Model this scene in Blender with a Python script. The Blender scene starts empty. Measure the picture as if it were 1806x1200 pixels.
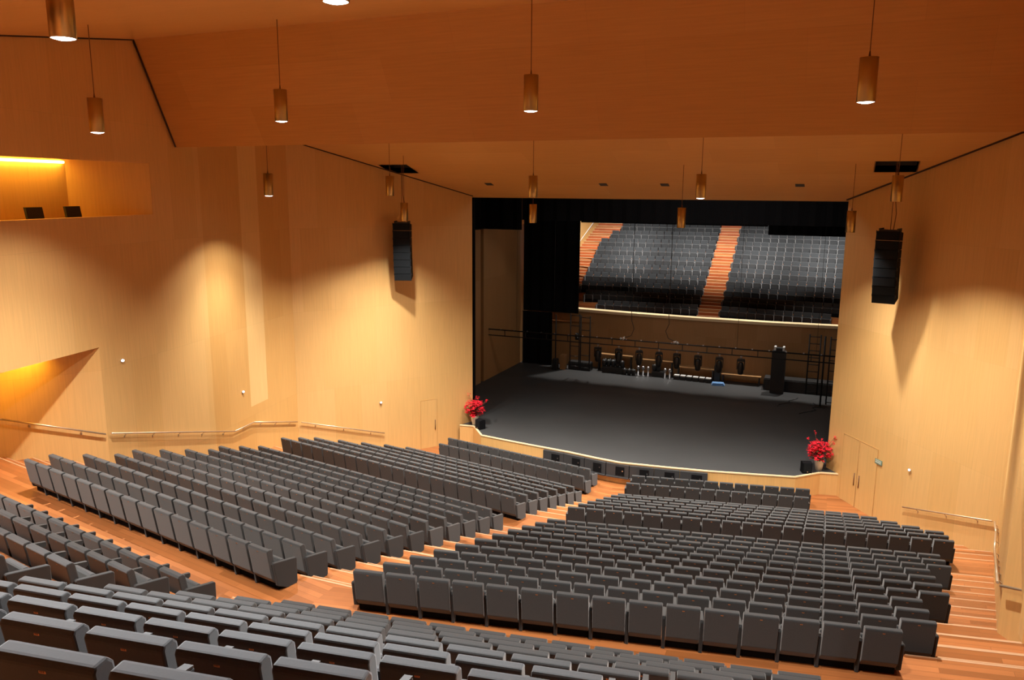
import bpy, bmesh, math, random
from mathutils import Vector, Matrix
random.seed(7)
sc = bpy.context.scene
COL = sc.collection
R = math.radians

# ------------------------------------------------------------------ materials
def new_mat(name):
    m = bpy.data.materials.new(name); m.use_nodes = True
    nt = m.node_tree; b = nt.nodes['Principled BSDF']
    return m, nt, b
def plain(name, col, rough=.6, metal=0, spec=.5, sheen=0, noise=0):
    m, nt, b = new_mat(name)
    b.inputs['Base Color'].default_value = (*col, 1)
    b.inputs['Roughness'].default_value = rough
    b.inputs['Metallic'].default_value = metal
    b.inputs['Specular IOR Level'].default_value = spec
    if sheen:
        b.inputs['Sheen Weight'].default_value = sheen
        b.inputs['Sheen Roughness'].default_value = .5
    if noise:
        tc = nt.nodes.new('ShaderNodeTexCoord'); n = nt.nodes.new('ShaderNodeTexNoise')
        n.inputs['Scale'].default_value = noise; n.inputs['Detail'].default_value = 3
        nt.links.new(tc.outputs['Object'], n.inputs['Vector'])
        r = nt.nodes.new('ShaderNodeMapRange')
        r.inputs['To Min'].default_value = .75; r.inputs['To Max'].default_value = 1.25
        nt.links.new(n.outputs['Fac'], r.inputs['Value'])
        mx = nt.nodes.new('ShaderNodeMix'); mx.data_type = 'RGBA'; mx.blend_type = 'MULTIPLY'
        mx.inputs['Factor'].default_value = 1
        mx.inputs[6].default_value = (*col, 1)
        nt.links.new(r.outputs['Result'], mx.inputs[7])
        nt.links.new(mx.outputs[2], b.inputs['Base Color'])
    return m
def emit(name, col, st, base=(0.8, .8, .8)):
    m, nt, b = new_mat(name)
    b.inputs['Base Color'].default_value = (*base, 1)
    b.inputs['Emission Color'].default_value = (*col, 1)
    b.inputs['Emission Strength'].default_value = st
    return m
def veneer(name, base, vary=.10, panel=(1.2, 3.4), rough=.45, grain='v', seam=.86, spec=.35):
    """wood veneer boards; UV is in metres, u along the wall, v up."""
    m, nt, b = new_mat(name); N = nt.nodes; L = nt.links
    uv = N.new('ShaderNodeUVMap')
    br = N.new('ShaderNodeTexBrick')
    br.inputs['Scale'].default_value = 1
    br.inputs['Brick Width'].default_value = panel[0]; br.inputs['Row Height'].default_value = panel[1]
    br.inputs['Mortar Size'].default_value = .004; br.inputs['Mortar Smooth'].default_value = .3
    br.offset = .37; br.offset_frequency = 2; br.squash = 1
    lo = tuple(c * (1 - vary) for c in base); hi = tuple(min(1, c * (1 + vary)) for c in base)
    lo = (lo[0], lo[1] * .97, lo[2] * .9)
    br.inputs['Color1'].default_value = (*lo, 1); br.inputs['Color2'].default_value = (*hi, 1)
    br.inputs['Mortar'].default_value = (*[c * seam for c in base], 1)
    L.new(uv.outputs['UV'], br.inputs['Vector'])
    # fine grain streaks
    mp = N.new('ShaderNodeMapping')
    mp.inputs['Scale'].default_value = (9, .35, 1) if grain == 'v' else (.35, 9, 1)
    L.new(uv.outputs['UV'], mp.inputs['Vector'])
    n = N.new('ShaderNodeTexNoise'); n.inputs['Scale'].default_value = 2.2; n.inputs['Detail'].default_value = 5
    L.new(mp.outputs['Vector'], n.inputs['Vector'])
    r = N.new('ShaderNodeMapRange'); r.inputs['From Min'].default_value = .3; r.inputs['From Max'].default_value = .7
    r.inputs['To Min'].default_value = .945; r.inputs['To Max'].default_value = 1.05
    L.new(n.outputs['Fac'], r.inputs['Value'])
    mx = N.new('ShaderNodeMix'); mx.data_type = 'RGBA'; mx.blend_type = 'MULTIPLY'; mx.inputs['Factor'].default_value = 1
    L.new(br.outputs['Color'], mx.inputs[6]); L.new(r.outputs['Result'], mx.inputs[7])
    L.new(mx.outputs[2], b.inputs['Base Color'])
    b.inputs['Roughness'].default_value = rough
    b.inputs['Specular IOR Level'].default_value = spec
    return m
M = {}
M['wall'] = veneer('pale_maple_veneer', (.665, .41, .158), .035)
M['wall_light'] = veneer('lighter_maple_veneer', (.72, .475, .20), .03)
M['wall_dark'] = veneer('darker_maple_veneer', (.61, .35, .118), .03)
M['ceil'] = veneer('ceiling_veneer', (.60, .325, .10), .035, (3.4, 1.2), grain='h')
M['floor'] = veneer('red_oak_planks', (.32, .115, .036), .26, (1.6, .14), rough=.33, grain='h', seam=.6, spec=.5)
M['stairwood'] = veneer('stair_planks', (.36, .135, .046), .22, (1.3, .15), rough=.33, grain='h', seam=.65, spec=.5)
M['stairdark'] = veneer('dark_red_stairs', (.30, .075, .022), .18, (1.3, .15), rough=.4, grain='h', seam=.65)
M['nosing'] = plain('step_nosing', (.50, .30, .17), .3)
M['stagewall'] = veneer('stage_veneer', (.38, .21, .09), .07)
M['fabric'] = plain('charcoal_fabric', (.026, .028, .030), .9, spec=.12, sheen=.42, noise=60)
M['panelfab'] = plain('charcoal_side_fabric', (.028, .029, .030), .9, spec=.12, sheen=.22)
M['pad'] = plain('arm_pad', (.042, .042, .042), .8)
M['plate'] = plain('orange_plate', (.50, .20, .07), .4)
M['ink'] = plain('plate_ink', (.10, .03, .01), .5)
M['brass'] = plain('brushed_bronze', (.52, .35, .13), .24, metal=1)
def brushed(m):
    nt = m.node_tree; b = nt.nodes['Principled BSDF']; t = nt.nodes.new('ShaderNodeTangent'); t.direction_type = 'RADIAL'; t.axis = 'Z'
    nt.links.new(t.outputs['Tangent'], b.inputs['Tangent']); b.inputs['Anisotropic'].default_value = .9; b.inputs['Anisotropic Rotation'].default_value = .25; b.inputs['Roughness'].default_value = .36
brushed(M['brass'])
M['cable'] = plain('dark_cable', (.16, .07, .03), .7)
M['lens'] = emit('lamp_lens', (.95, .95, 1), 9)
M['black'] = plain('black_drape', (.006, .006, .007), .95, spec=.1)
M['stagefloor'] = plain('black_stage_vinyl', (.046, .0465, .047), .55, spec=.35, noise=.35)
M['blackmetal'] = plain('black_metal', (.02, .02, .02), .45)
M['speaker'] = plain('black_speaker_paint', (.012, .014, .016), .8, spec=.15)
M['grille'] = plain('speaker_grille', (.009, .011, .013), .85, spec=.1)
M['gap'] = plain('shadow_gap', (.05, .022, .01), .9)
M['doorgap'] = plain('door_joint', (.50, .30, .11), .9)
M['rail'] = plain('satin_rail', (.55, .42, .28), .35, metal=.6)
M['silver'] = plain('bare_aluminium', (.7, .7, .72), .3, metal=1)
M['white'] = plain('white_plastic', (.75, .75, .72), .5)
M['pot'] = plain('white_pot', (.92, .90, .84), .45)
M['red'] = plain('red_petals', (.70, .012, .030), .55, noise=14)
M['green'] = plain('dark_leaves', (.03, .07, .02), .6)
M['stem'] = plain('stem_brown', (.14, .05, .03), .7)
M['blue'] = plain('blue_cloth', (.12, .26, .50), .8)
M['sign'] = plain('sign_green', (.16, .24, .17), .5)
M['signtext'] = plain('sign_lettering', (.62, .68, .60), .5)
M['walllens'] = emit('wall_lamp_lens', (.80, .86, 1), 2.2)
M['cove'] = emit('cove_tube', (1, .62, .10), 14)
M['cove2'] = emit('recess_cove_tube', (1, .55, .08), 6)
M['vent'] = plain('vent_black', (.035, .037, .04), .55)
M['ledge'] = plain('maple_ledge', (.80, .62, .36), .4)
M['backwall'] = plain('dark_rear_wall', (.10, .08, .065), .8)
M['plaster'] = plain('rear_hall_plaster', (.55, .50, .42), .8)

# ------------------------------------------------------------------ mesh builder
class MB:
    def __init__(s): s.v = []; s.f = []; s.uv = []; s.mi = []; s.sm = []
    def face(s, pts, uvs=None, mi=0, smooth=False):
        i = len(s.v); s.v += [tuple(p) for p in pts]; s.f.append(tuple(range(i, i + len(pts))))
        if uvs is None:
            a = Vector(pts[0]); n = (Vector(pts[1]) - a).cross(Vector(pts[2]) - a)
            ax = max(range(3), key=lambda k: abs(n[k]))
            if ax == 2: uvs = [(p[0], p[1]) for p in pts]
            elif ax == 1: uvs = [(p[0], p[2]) for p in pts]
            else: uvs = [(p[1], p[2]) for p in pts]
        s.uv.append(uvs); s.mi.append(mi); s.sm.append(smooth)
    def prism(s, poly, off, mi=0, uvs=None):
        """poly: list of 3-D points, off: extrusion vector"""
        off = Vector(off); a = [Vector(p) for p in poly]; b = [p + off for p in a]
        s.face(a, uvs, mi); s.face(b[::-1], None if uvs is None else uvs[::-1], mi)
        n = len(a)
        for i in range(n):
            j = (i + 1) % n
            s.face([a[j], a[i], b[i], b[j]], None, mi)
    def box(s, x0, x1, y0, y1, z0, z1, mi=0, mat=None):
        c = [(x0, y0, z0), (x1, y0, z0), (x1, y1, z0), (x0, y1, z0), (x0, y0, z1), (x1, y0, z1), (x1, y1, z1), (x0, y1, z1)]
        if mat: c = [tuple(mat @ Vector(p)) for p in c]
        for q in ((3, 2, 1, 0), (4, 5, 6, 7), (0, 1, 5, 4), (1, 2, 6, 5), (2, 3, 7, 6), (3, 0, 4, 7)):
            s.face([c[k] for k in q], None, mi)
    def tube(s, p0, p1, r0, r1=None, n=10, mi=0, caps=True):
        r1 = r0 if r1 is None else r1
        p0 = Vector(p0); p1 = Vector(p1); d = (p1 - p0).normalized()
        u = d.cross(Vector((0, 0, 1)) if abs(d.z) < .9 else Vector((1, 0, 0))).normalized(); w = d.cross(u)
        A = []; B = []
        for k in range(n):
            t = 2 * math.pi * k / n; e = u * math.cos(t) + w * math.sin(t)
            A.append(p0 + e * r0); B.append(p1 + e * r1)
        for k in range(n):
            j = (k + 1) % n
            s.face([A[k], B[k], B[j], A[j]], None, mi, True)
        if caps:
            s.face(A, None, mi); s.face(B[::-1], None, mi)
    def path(s, pts, r, n=8, mi=0):
        for a, b in zip(pts[:-1], pts[1:]): s.tube(a, b, r, n=n, mi=mi)
    def lathe(s, prof, n=20, c=(0, 0, 0), mi=0):
        for (r0, z0), (r1, z1) in zip(prof[:-1], prof[1:]):
            for k in range(n):
                a = 2 * math.pi * k / n; b = 2 * math.pi * (k + 1) / n
                P = lambda r, t, z: (c[0] + r * math.cos(t), c[1] + r * math.sin(t), c[2] + z)
                if r0 < 1e-6: s.face([P(0, 0, z0), P(r1, a, z1), P(r1, b, z1)][::-1], None, mi, True)
                elif r1 < 1e-6: s.face([P(r0, a, z0), P(r0, b, z0), P(0, 0, z1)], None, mi, True)
                else: s.face([P(r0, a, z0), P(r0, b, z0), P(r1, b, z1), P(r1, a, z1)], None, mi, True)
    def blob(s, c, r, mi=0, sq=1):
        c = Vector(c)
        o = [Vector(p) for p in ((1, 0, 0), (-1, 0, 0), (0, 1, 0), (0, -1, 0), (0, 0, 1), (0, 0, -1))]
        rot = Matrix.Rotation(random.random() * 6, 3, Vector((random.random() + .01, random.random(), random.random())).normalized())
        o = [c + (rot @ Vector((p.x * r, p.y * r * sq, p.z * r))) for p in o]
        for t in ((0, 2, 4), (2, 1, 4), (1, 3, 4), (3, 0, 4), (2, 0, 5), (1, 2, 5), (3, 1, 5), (0, 3, 5)):
            s.face([o[k] for k in t], None, mi, True)
    def mesh(s, name, mats, weld=False):
        me = bpy.data.meshes.new(name); me.from_pydata(s.v, [], s.f)
        ul = me.uv_layers.new(name='UVMap'); li = 0
        flat = []
        for u in s.uv:
            for q in u: flat += [q[0], q[1]]
        ul.data.foreach_set('uv', flat)
        me.polygons.foreach_set('material_index', s.mi)
        me.polygons.foreach_set('use_smooth', s.sm)
        for m in mats: me.materials.append(m)
        if weld:
            bm = bmesh.new(); bm.from_mesh(me); bmesh.ops.remove_doubles(bm, verts=bm.verts, dist=1e-5)
            bm.to_mesh(me); bm.free()
        me.update()
        return me
    def build(s, name, mats, parent=None, weld=True):
        if not isinstance(mats, (list, tuple)): mats = [mats]
        o = bpy.data.objects.new(name, s.mesh(name, mats, weld)); COL.objects.link(o)
        if parent is not None: o.parent = parent
        return o

def tag(o, label=None, cat=None, group=None, kind=None):
    if label: o['label'] = label
    if cat: o['category'] = cat
    if group: o['group'] = group
    if kind: o['kind'] = kind
    return o
def empty(name, loc=(0, 0, 0), rz=0, **k):
    o = bpy.data.objects.new(name, None); COL.objects.link(o); o.location = loc; o.rotation_euler = (0, 0, rz)
    o.empty_display_size = .1
    return tag(o, **k)
def struct(mb, name, mats):
    o = mb.build(name, mats); o['kind'] = 'structure'; return o
def bevel(o, w=.01, seg=2):
    m = o.modifiers.new('bevel', 'BEVEL'); m.width = w; m.segments = seg; m.limit_method = 'ANGLE'
    return o

# ------------------------------------------------------------------ camera
cam = bpy.data.cameras.new('camera'); co = bpy.data.objects.new('camera', cam); COL.objects.link(co)
cam.sensor_width = 36; cam.lens = 1391.2 / 1806 * 36; cam.clip_end = 200; cam.clip_start = .05
pit, rol, yaw = R(10.80), R(-0.38), R(22.63)
Fw = Vector((-math.sin(yaw) * math.cos(pit), math.cos(yaw) * math.cos(pit), -math.sin(pit)))
Rt = Vector((math.cos(yaw), math.sin(yaw), 0)); Up = Rt.cross(Fw)
R2 = Rt * math.cos(rol) - Up * math.sin(rol); U2 = Rt * math.sin(rol) + Up * math.cos(rol)
mw = Matrix(((R2.x, U2.x, -Fw.x), (R2.y, U2.y, -Fw.y), (R2.z, U2.z, -Fw.z))).to_4x4()
mw.translation = (7.81, 0, 11.80)
co.matrix_world = mw
sc.camera = co

# ------------------------------------------------------------------ seating plan
AX = .1                    # hall axis
TB = math.tan(R(10.7)); CB = math.cos(R(10.7))
rowY = [28.72, 27.86, 26.65, 25.70, 24.72, 23.78, 22.84, 21.88, 20.88, 19.11, 18.18, 17.26, 16.35, 15.43, 14.5, 13.57, 12.65, 11.74, 10.84, 9.96]
rowZ = [0, 0, 0] + [.283 * k for k in range(1, 7)] + [2.02 + .28 * k for k in range(11)]
rowN = [12, 12, 15, 16, 17, 18, 19, 19, 19, 18, 18, 18, 17, 17, 17, 17, 16, 16, 16, 15]
dY = [8.32 - .865 * k for k in range(12)]; dZ = [5.09 + .489 * k for k in range(12)]
dXi = [.81, .78, .70, .60, .52, .45, .38, .32, .28, .25, .22, .2]
S_ = 1.012; HS = .80; ZK = .80 / .695
rowZ = [max(0, 11.8 - (11.8 - z - .95) * S_ - HS) for z in rowZ]; rowZ[0] = rowZ[1] = rowZ[2] = 0
dZ = [11.8 - (11.8 - z - .95) * S_ - HS for z in dZ]
rowY = [y * S_ for y in rowY]; dY = [y * S_ for y in dY]
dXi = [7.81 + (x - 7.81) * S_ for x in dXi]
AX = .007; P = .5566

WALL = [(32.8, 7.87), (25.95, 12.70), (15.3, 10.9), (9.6, 14.5), (-6, 14.5)]
def wx(y):
    if y >= 32.8: return 7.87
    for (ya, xa), (yb, xb) in zip(WALL[:-1], WALL[1:]):
        if ya >= y >= yb: return xa + (xb - xa) * (ya - y) / (ya - yb)
    return 14.5

# ------------------------------------------------------------------ floor: tiers
def yline(y_in, x, d=0):
    return y_in + d + max(0, abs(x - AX) - .83) * TB
tiers = []   # (front line y_in, back line y_in, z)
tiers.append((34.5, rowY[3] + .70, 0.0))
Ys = rowY[3:] + dY; Zs = rowZ[3:] + dZ
for i, (y, z) in enumerate(zip(Ys, Zs)):
    front = y + .70
    back = (Ys[i + 1] + .70) if i + 1 < len(Ys) else -9
    tiers.append((front, back, z))
fl = MB()
xs = [-15 + .25 * k for k in range(121)]
for i, (yf, yb, z) in enumerate(tiers):
    zl = tiers[i - 1][2] if i else z
    for xa, xb in zip(xs[:-1], xs[1:]):
        if i == 0:
            fa = fb = 33.2
        else: fa, fb = yline(yf, xa), yline(yf, xb)
        ba, bb = yline(yb, xa), yline(yb, xb)
        if i == len(tiers) - 1: ba = bb = -6
        if min(abs(xa), abs(xb)) > max(wx(min(fa, 32.7)), wx((fa + ba) / 2), wx(ba)) + .05: continue
        def uvs(pp): return [(p[0], p[1] - abs(p[0] - AX) * TB) for p in pp]
        q = [(xa, ba, z), (xb, bb, z), (xb, fb, z), (xa, fa, z)]
        fl.face(q, uvs(q))
        if z > zl: fl.face([(xb, fb, zl), (xa, fa, zl), (xa, fa, z), (xb, fb, z)])
struct(fl, 'floor', [M['floor']])

# aisle steps (half steps in front of each riser) and their light nosings
st = MB()
def step_strip(xa, xb, yf, z0, z1, depth, sgn_n=3):
    n = max(1, int(abs(xb - xa) / .6)); X = [xa + (xb - xa) * k / n for k in range(n + 1)]
    for a, b in zip(X[:-1], X[1:]):
        A = [(a, yline(yf, a)), (b, yline(yf, b)), (b, yline(yf, b) + depth), (a, yline(yf, a) + depth)]
        st.face([(p[0], p[1], z1) for p in A], None, 0)
        st.face([(A[2][0], A[2][1], z0), (A[3][0], A[3][1], z0), (A[3][0], A[3][1], z1), (A[2][0], A[2][1], z1)], None, 0)
        e = .003; w = .03
        st.face([(a, A[3][1] - w, z1 + e), (b, A[2][1] - w, z1 + e), (b, A[2][1], z1 + e), (a, A[3][1], z1 + e)], None, 1)
    a, b = X[0], X[-1]
    for x in (a, b):
        st.face([(x, yline(yf, x), z0), (x, yline(yf, x) + depth, z0), (x, yline(yf, x) + depth, z1), (x, yline(yf, x), z1)], None, 0)
def nose(xa, xb, yf, z):
    n = max(1, int(abs(xb - xa) / .6)); X = [xa + (xb - xa) * k / n for k in range(n + 1)]
    for a, b in zip(X[:-1], X[1:]):
        st.face([(a, yline(yf, a) - .03, z + .003), (b, yline(yf, b) - .03, z + .003), (b, yline(yf, b) + .012, z + .003), (a, yline(yf, a) + .012, z + .003)], None, 1)
for i in range(1, len(tiers)):
    yf, yb, z = tiers[i]; zl = tiers[i - 1][2]
    k = i + 2   # row index (0-based) in rowN
    xend = (AX + .83 + rowN[k] * P * CB + .12) if k < 20 else (9.75 if k < 21 else None)
    nst = 1 if (z - zl) < .35 else 2
    zones = [(AX - .82, AX + .82)] if k < 20 else [(-1.2, dXi[k - 20] - .06)]
    if xend and k < 20:
        w = wx(yf + 2) + .0
        zones += [(xend, w), (-w + .0, 2 * AX - xend)]
    for xa, xb in zones:
        nose(xa, xb, yf, z)
        for s_ in range(nst):
            h = zl + (z - zl) * (nst - s_) / (nst + 1)
            dep = .30 * (s_ + 1)
            step_strip(xa, xb, yf + .30 * s_, zl, h, .30)
struct(st, 'floor_aisle_steps', [M['stairwood'], M['nosing']])

# ------------------------------------------------------------------ walls
def P1z(y): return 11.5 + .318 * (32.8 - y)
def P3z(y): return 15.23 + .155 * (y - 13.15)
def fW(y): return 10.9 + (y - 15.3) * .17
def wall_piece(mb, p0, p1, zb, zt, out, u0=0, t=.25):
    """vertical slab from p0 to p1 (x,y); zb/zt: (z at p0, z at p1); out: unit outward (x,y)"""
    L = math.hypot(p1[0] - p0[0], p1[1] - p0[1])
    a = [(p0[0], p0[1], zb[0]), (p1[0], p1[1], zb[1]), (p1[0], p1[1], zt[1]), (p0[0], p0[1], zt[0])]
    uv = [(u0, zb[0]), (u0 + L, zb[1]), (u0 + L, zt[1]), (u0, zt[0])]
    mb.prism(a, (out[0] * t, out[1] * t, 0), 0, uv)
    return u0 + L
def side_walls(s, name):
    mb = MB(); u = 0
    m = lambda x, y: (s * x, y)
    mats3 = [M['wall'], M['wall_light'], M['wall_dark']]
    def o(p0, p1):
        dx, dy = p1[0] - p0[0], p1[1] - p0[1]; l = math.hypot(dx, dy)
        return (s * -dy / l, dx / l)           # outward for the +x side walking toward -y
    C0 = (12.70, 25.95)
    def piece(p0, p1, zb, zt, oo, mi, u, t=.25):
        a_ = len(mb.mi); u = wall_piece(mb, m(*p0), m(*p1), (zb, zb), (zt, zt) if not isinstance(zt, tuple) else zt, oo, u, t)
        mb.mi[a_:] = [mi] * (len(mb.mi) - a_); return u
    u = piece((7.87, 32.8), C0, -.1, (P1z(32.8) + .05, P1z(25.95) + .05), o((7.87, 32.8), C0), 0, u)
    oo = o(C0, (10.9, 15.3)); F = lambda y: (fW(y), y)
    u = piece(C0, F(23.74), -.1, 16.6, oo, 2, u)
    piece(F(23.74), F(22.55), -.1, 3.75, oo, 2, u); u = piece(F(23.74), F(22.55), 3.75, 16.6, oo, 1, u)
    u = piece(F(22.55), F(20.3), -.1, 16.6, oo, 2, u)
    e = 8.45; b0 = 17.92
    if s > 0:
        u = piece(F(20.3), F(15.3), -.1, 16.6, oo, 0, u)
        u = piece(F(15.3), F(e), 7.45, 16.6, oo, 0, u)
    else:
        piece(F(20.3), F(15.3), -.1, 11.0, oo, 0, u); piece(F(20.3), F(15.3), 12.5, 16.6, oo, 0, u)
        piece(F(20.3), F(b0), 11.0, 12.5, oo, 0, u); u += 5
        piece(F(15.3), F(e), 7.45, 11.0, oo, 0, u); piece(F(15.3), F(e), 12.5, 16.6, oo, 0, u)
        piece(F(10), F(e), 11.0, 12.5, oo, 0, u + 5)
    piece(F(e), (14.7, e), 7.45, 16.6, (0, 1), 0, u + 7, .2)
    far = F(e); u += 7
    w0, w1 = (10.9, 15.3), (14.5, 9.6)
    u = wall_piece(mb, m(*w0), m(*w1), (2.5, 2.5), (7.5, 7.5), o(w0, w1), u + 3)
    u = wall_piece(mb, m(14.5, 9.6), m(14.5, -6.2), (2.5, 2.5), (16.6, 16.6), (s, 0), u)
    # underside of the overhanging upper wall
    sl = [(s * 11.05, 15.2, 7.46), (s * 14.5, 9.7, 7.46), (s * 14.5, far[1], 7.46), (s * (far[0] + .12), far[1], 7.46)]
    mb.prism(sl, (0, 0, .2))
    return struct(mb, name, mats3)
side_walls(1, 'wall_right'); side_walls(-1, 'wall_left')
mb = MB(); wall_piece(mb, (-14.8, -6), (14.8, -6), (0, 0), (16.6, 16.6), (0, -1)); struct(mb, 'wall_back', [M['backwall']])

# balcony box in the left wall
NX, NY = -.986, -.168
def boxp(y, off): x = -fW(y); return (x + NX * off, y + NY * off)
mb = MB()
e0 = boxp(17.91, .0); q0 = (-12.56, 16.1)           # end wall of the box, slanting to its back wall
dirx, diry = (q0[0] - e0[0], q0[1] - e0[1])
wall_piece(mb, e0, q0, (10.7, 10.7), (12.9, 12.9), (-.8, .6))
b1 = (q0[0] + .168 * 7.5, q0[1] - .986 * 7.5)
wall_piece(mb, q0, b1, (10.7, 10.7), (12.9, 12.9), (NX, NY), 3)
struct(mb, 'wall_box_inner', [M['wall']])
mb = MB(); a = boxp(17.92, .25); b = boxp(9.6, .25)
mb.prism([(a[0], a[1], 12.62), (b[0], b[1], 12.62), (b1[0] - .3, b1[1], 12.62), (q0[0] - .3, q0[1] + .1, 12.62)], (0, 0, .15))
struct(mb, 'ceiling_box', [M['ceil']]); mb = MB()
mb.prism([(a[0], a[1], 10.25), (b[0], b[1], 10.25), (b1[0] - .3, b1[1], 10.25), (q0[0] - .3, q0[1] + .1, 10.25)], (0, 0, -.15))
struct(mb, 'floor_box', [M['ceil']])
# cove tube along the top of the box back wall
c0 = Vector((q0[0] + .10, q0[1] - .12, 12.47)); dd = Vector((.168, -.986, 0))
cv = MB(); cv.tube(c0, c0 + dd * 6.2, .035, n=8)
tag(cv.build('cove_light', M['cove']), 'glowing yellow strip light at the top of the left balcony box', 'light')
def area(name, loc, rot, sx, sy, power, col, shape='RECTANGLE'):
    l = bpy.data.lights.new(name, 'AREA'); l.shape = shape; l.size = sx; l.size_y = sy; l.energy = power; l.color = col
    o = bpy.data.objects.new(name, l); COL.objects.link(o); o.location = loc; o.rotation_euler = rot
    return o
ang = math.atan2(dd.y, dd.x)
lc = c0 + dd * 3.1 + Vector((.25, .05, 0))
area('cove_glow', lc, (0, 0, ang), 6, .10, 20, (1, .55, .06))

# recess under the overhanging left wall: warm cove behind its lower edge
cv = MB(); s0 = Vector((-10.55, 13.6, 7.30)); d0 = Vector((.168, -.986, 0)).normalized()
s0 = Vector((-fW(14.0) - .42, 14.0, 7.425))
cv.tube(s0, s0 + d0 * 4.6, .03, n=8)
tag(cv.build('cove_light', M['cove2']), 'warm strip light hidden under the overhanging lower edge of the left wall', 'light')
ag = area('recess_glow', s0 + d0 * 2.3 + Vector((-.06, 0, .03)), (0, 0, 0), 4.6, .10, 48, (1, .56, .05))
zx = Vector((.85, .25, .45)).normalized(); xx = d0; yy_ = zx.cross(xx).normalized(); xx = yy_.cross(zx)
ag.rotation_euler = Matrix((xx, yy_, zx)).transposed().to_euler()

# ------------------------------------------------------------------ ceilings
mb = MB()
hat = [(-10.25, -8.92), (8.58, 9.84)]; hy = (28.8, 29.78)
def p1quad(x0, x1, y0, y1):
    a = [(x0, y0, P1z(y0)), (x1, y0, P1z(y0)), (x1, y1, P1z(y1)), (x0, y1, P1z(y1))]
    mb.prism(a, (0, 0, .22), 0, [(p[0], p[1]) for p in a])
W_ = 14.2
p1quad(-W_, W_, 19.9, hy[0]); p1quad(-W_, W_, hy[1], 33.0)
p1quad(-W_, hat[0][0], *hy); p1quad(hat[0][1], hat[1][0], *hy); p1quad(hat[1][1], W_, *hy)
struct(mb, 'ceiling_front', [M['ceil']])
mb = MB()
a = [(-15, 19.16, 13.02), (15, 19.16, 13.02), (15, 17.6, 15.95), (-15, 17.6, 15.95)]
mb.prism(a, (0, .25, .08), 0, [(-15, 0), (15, 0), (15, 3.4), (-15, 3.4)])
struct(mb, 'ceiling_bulkhead', [M['ceil']])
mb = MB()
a = [(-15, 17.75, P3z(17.75)), (15, 17.75, P3z(17.75)), (15, 9, P3z(9)), (-15, 9, P3z(9))]
mb.prism(a, (0, 0, .22), 0, [(p[0], p[1]) for p in a])
a = [(-15, 9, P3z(9)), (15, 9, P3z(9)), (15, -6.2, P3z(9)), (-15, -6.2, P3z(9))]
mb.prism(a, (0, 0, .22), 0, [(p[0], p[1]) for p in a])
struct(mb, 'ceiling_rear', [M['ceil']])
# hatches above the line arrays
for x0, x1 in hat:
    mb = MB(); y0, y1 = hy
    for a, b, c, d in ((x0 - .04, x0, y0, y1), (x1, x1 + .04, y0, y1), (x0 - .04, x1 + .04, y0 - .04, y0), (x0 - .04, x1 + .04, y1, y1 + .04)):
        mb.prism([(a, c, P1z(c)), (b, c, P1z(c)), (b, d, P1z(d)), (a, d, P1z(d))], (0, 0, 1.0))
    mb.box(x0 - .04, x1 + .04, y0 - .04, y1 + .04, P1z(y0) + .95, P1z(y0) + 1.0)
    o = mb.build('ceiling_hatch', M['vent'])
    tag(o, 'open black rigging hatch in the ceiling above the %s line array' % ('left' if x0 < 0 else 'right'), 'hatch', 'rigging hatches in the ceiling')
# dark shadow gaps where ceilings meet the side walls
def strip(a, b, r=.035):
    t = MB(); t.tube(a, b, r, n=6); return t
n_ = 1
for s in (1, -1):
    e = -.06 * s
    f = fW
    for A, B in (((s * 7.87 + e, 32.75, P1z(32.75) - .01), (s * 12.7 + e, 25.95, P1z(25.95) - .01)),
                 ((s * f(17.6) + e, 17.58, 15.93), (s * f(19.16) + e, 19.14, 13.03)),
                 ((s * f(17.6) + e, 17.6, P3z(17.6) - .01), (s * f(9.2) + e, 9.2, P3z(9.2) - .01))):
        o = strip(A, B, .035 if s > 0 else .028).build('trim_%d' % n_, M['gap']); o['kind'] = 'structure'; n_ += 1
# small recessed ceiling lights near the stage
for x, nm in ((-6.28, 'leftmost'), (-1.25, 'second from left'), (1.22, 'third from left'), (6.18, 'rightmost')):
    mb = MB(); y = 31.15
    mb.prism([(x - .16, y - .14, P1z(y - .14) - .012), (x + .16, y - .14, P1z(y - .14) - .012), (x + .16, y + .14, P1z(y + .14) - .012), (x - .16, y + .14, P1z(y + .14) - .012)], (0, 0, .02))
    tag(mb.build('ceiling_downlight', M['vent']), '%s of the four small dark square fittings in the ceiling by the stage' % nm, 'ceiling light', 'small square ceiling fittings')

# ------------------------------------------------------------------ stage
edge = [(-8.17, 32.01), (-7.5, 32.12), (-6.6, 31.0), (-5.04, 30.75), (-3.93, 30.6), (-2.3, 30.4), (-.97, 30.13), (.1, 29.98), (2.06, 30.2), (3.61, 30.42), (5.29, 30.78), (6.8, 31.12), (7.68, 32.02), (8.34, 32.16)]
ZS = .9
mb = MB()
top = [(x, y, ZS) for x, y in edge] + [(7.94, 32.75, ZS), (12.4, 33.0, ZS), (12.4, 47.4, ZS), (-12.4, 47.4, ZS), (-12.4, 33.0, ZS), (-7.94, 32.75, ZS)]
mb.prism([(x, y, z - .05) for x, y, z in top][::-1], (0, 0, .05))
struct(mb, 'floor_stage', [M['stagefloor']])
mb = MB(); u = 0
for (x0, y0), (x1, y1) in zip(edge[:-1], edge[1:]):
    L = math.hypot(x1 - x0, y1 - y0); ox, oy = (y1 - y0) / L, -(x1 - x0) / L
    a = [(x0, y0, 0), (x1, y1, 0), (x1, y1, ZS + .01), (x0, y0, ZS + .01)]
    mb.prism(a, (-ox * .06, -oy * .06, 0), 0, [(u, 0), (u + L, 0), (u + L, ZS), (u, ZS)]); u += L
struct(mb, 'wall_stage_front', [M['wall']])
mb = MB()
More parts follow.
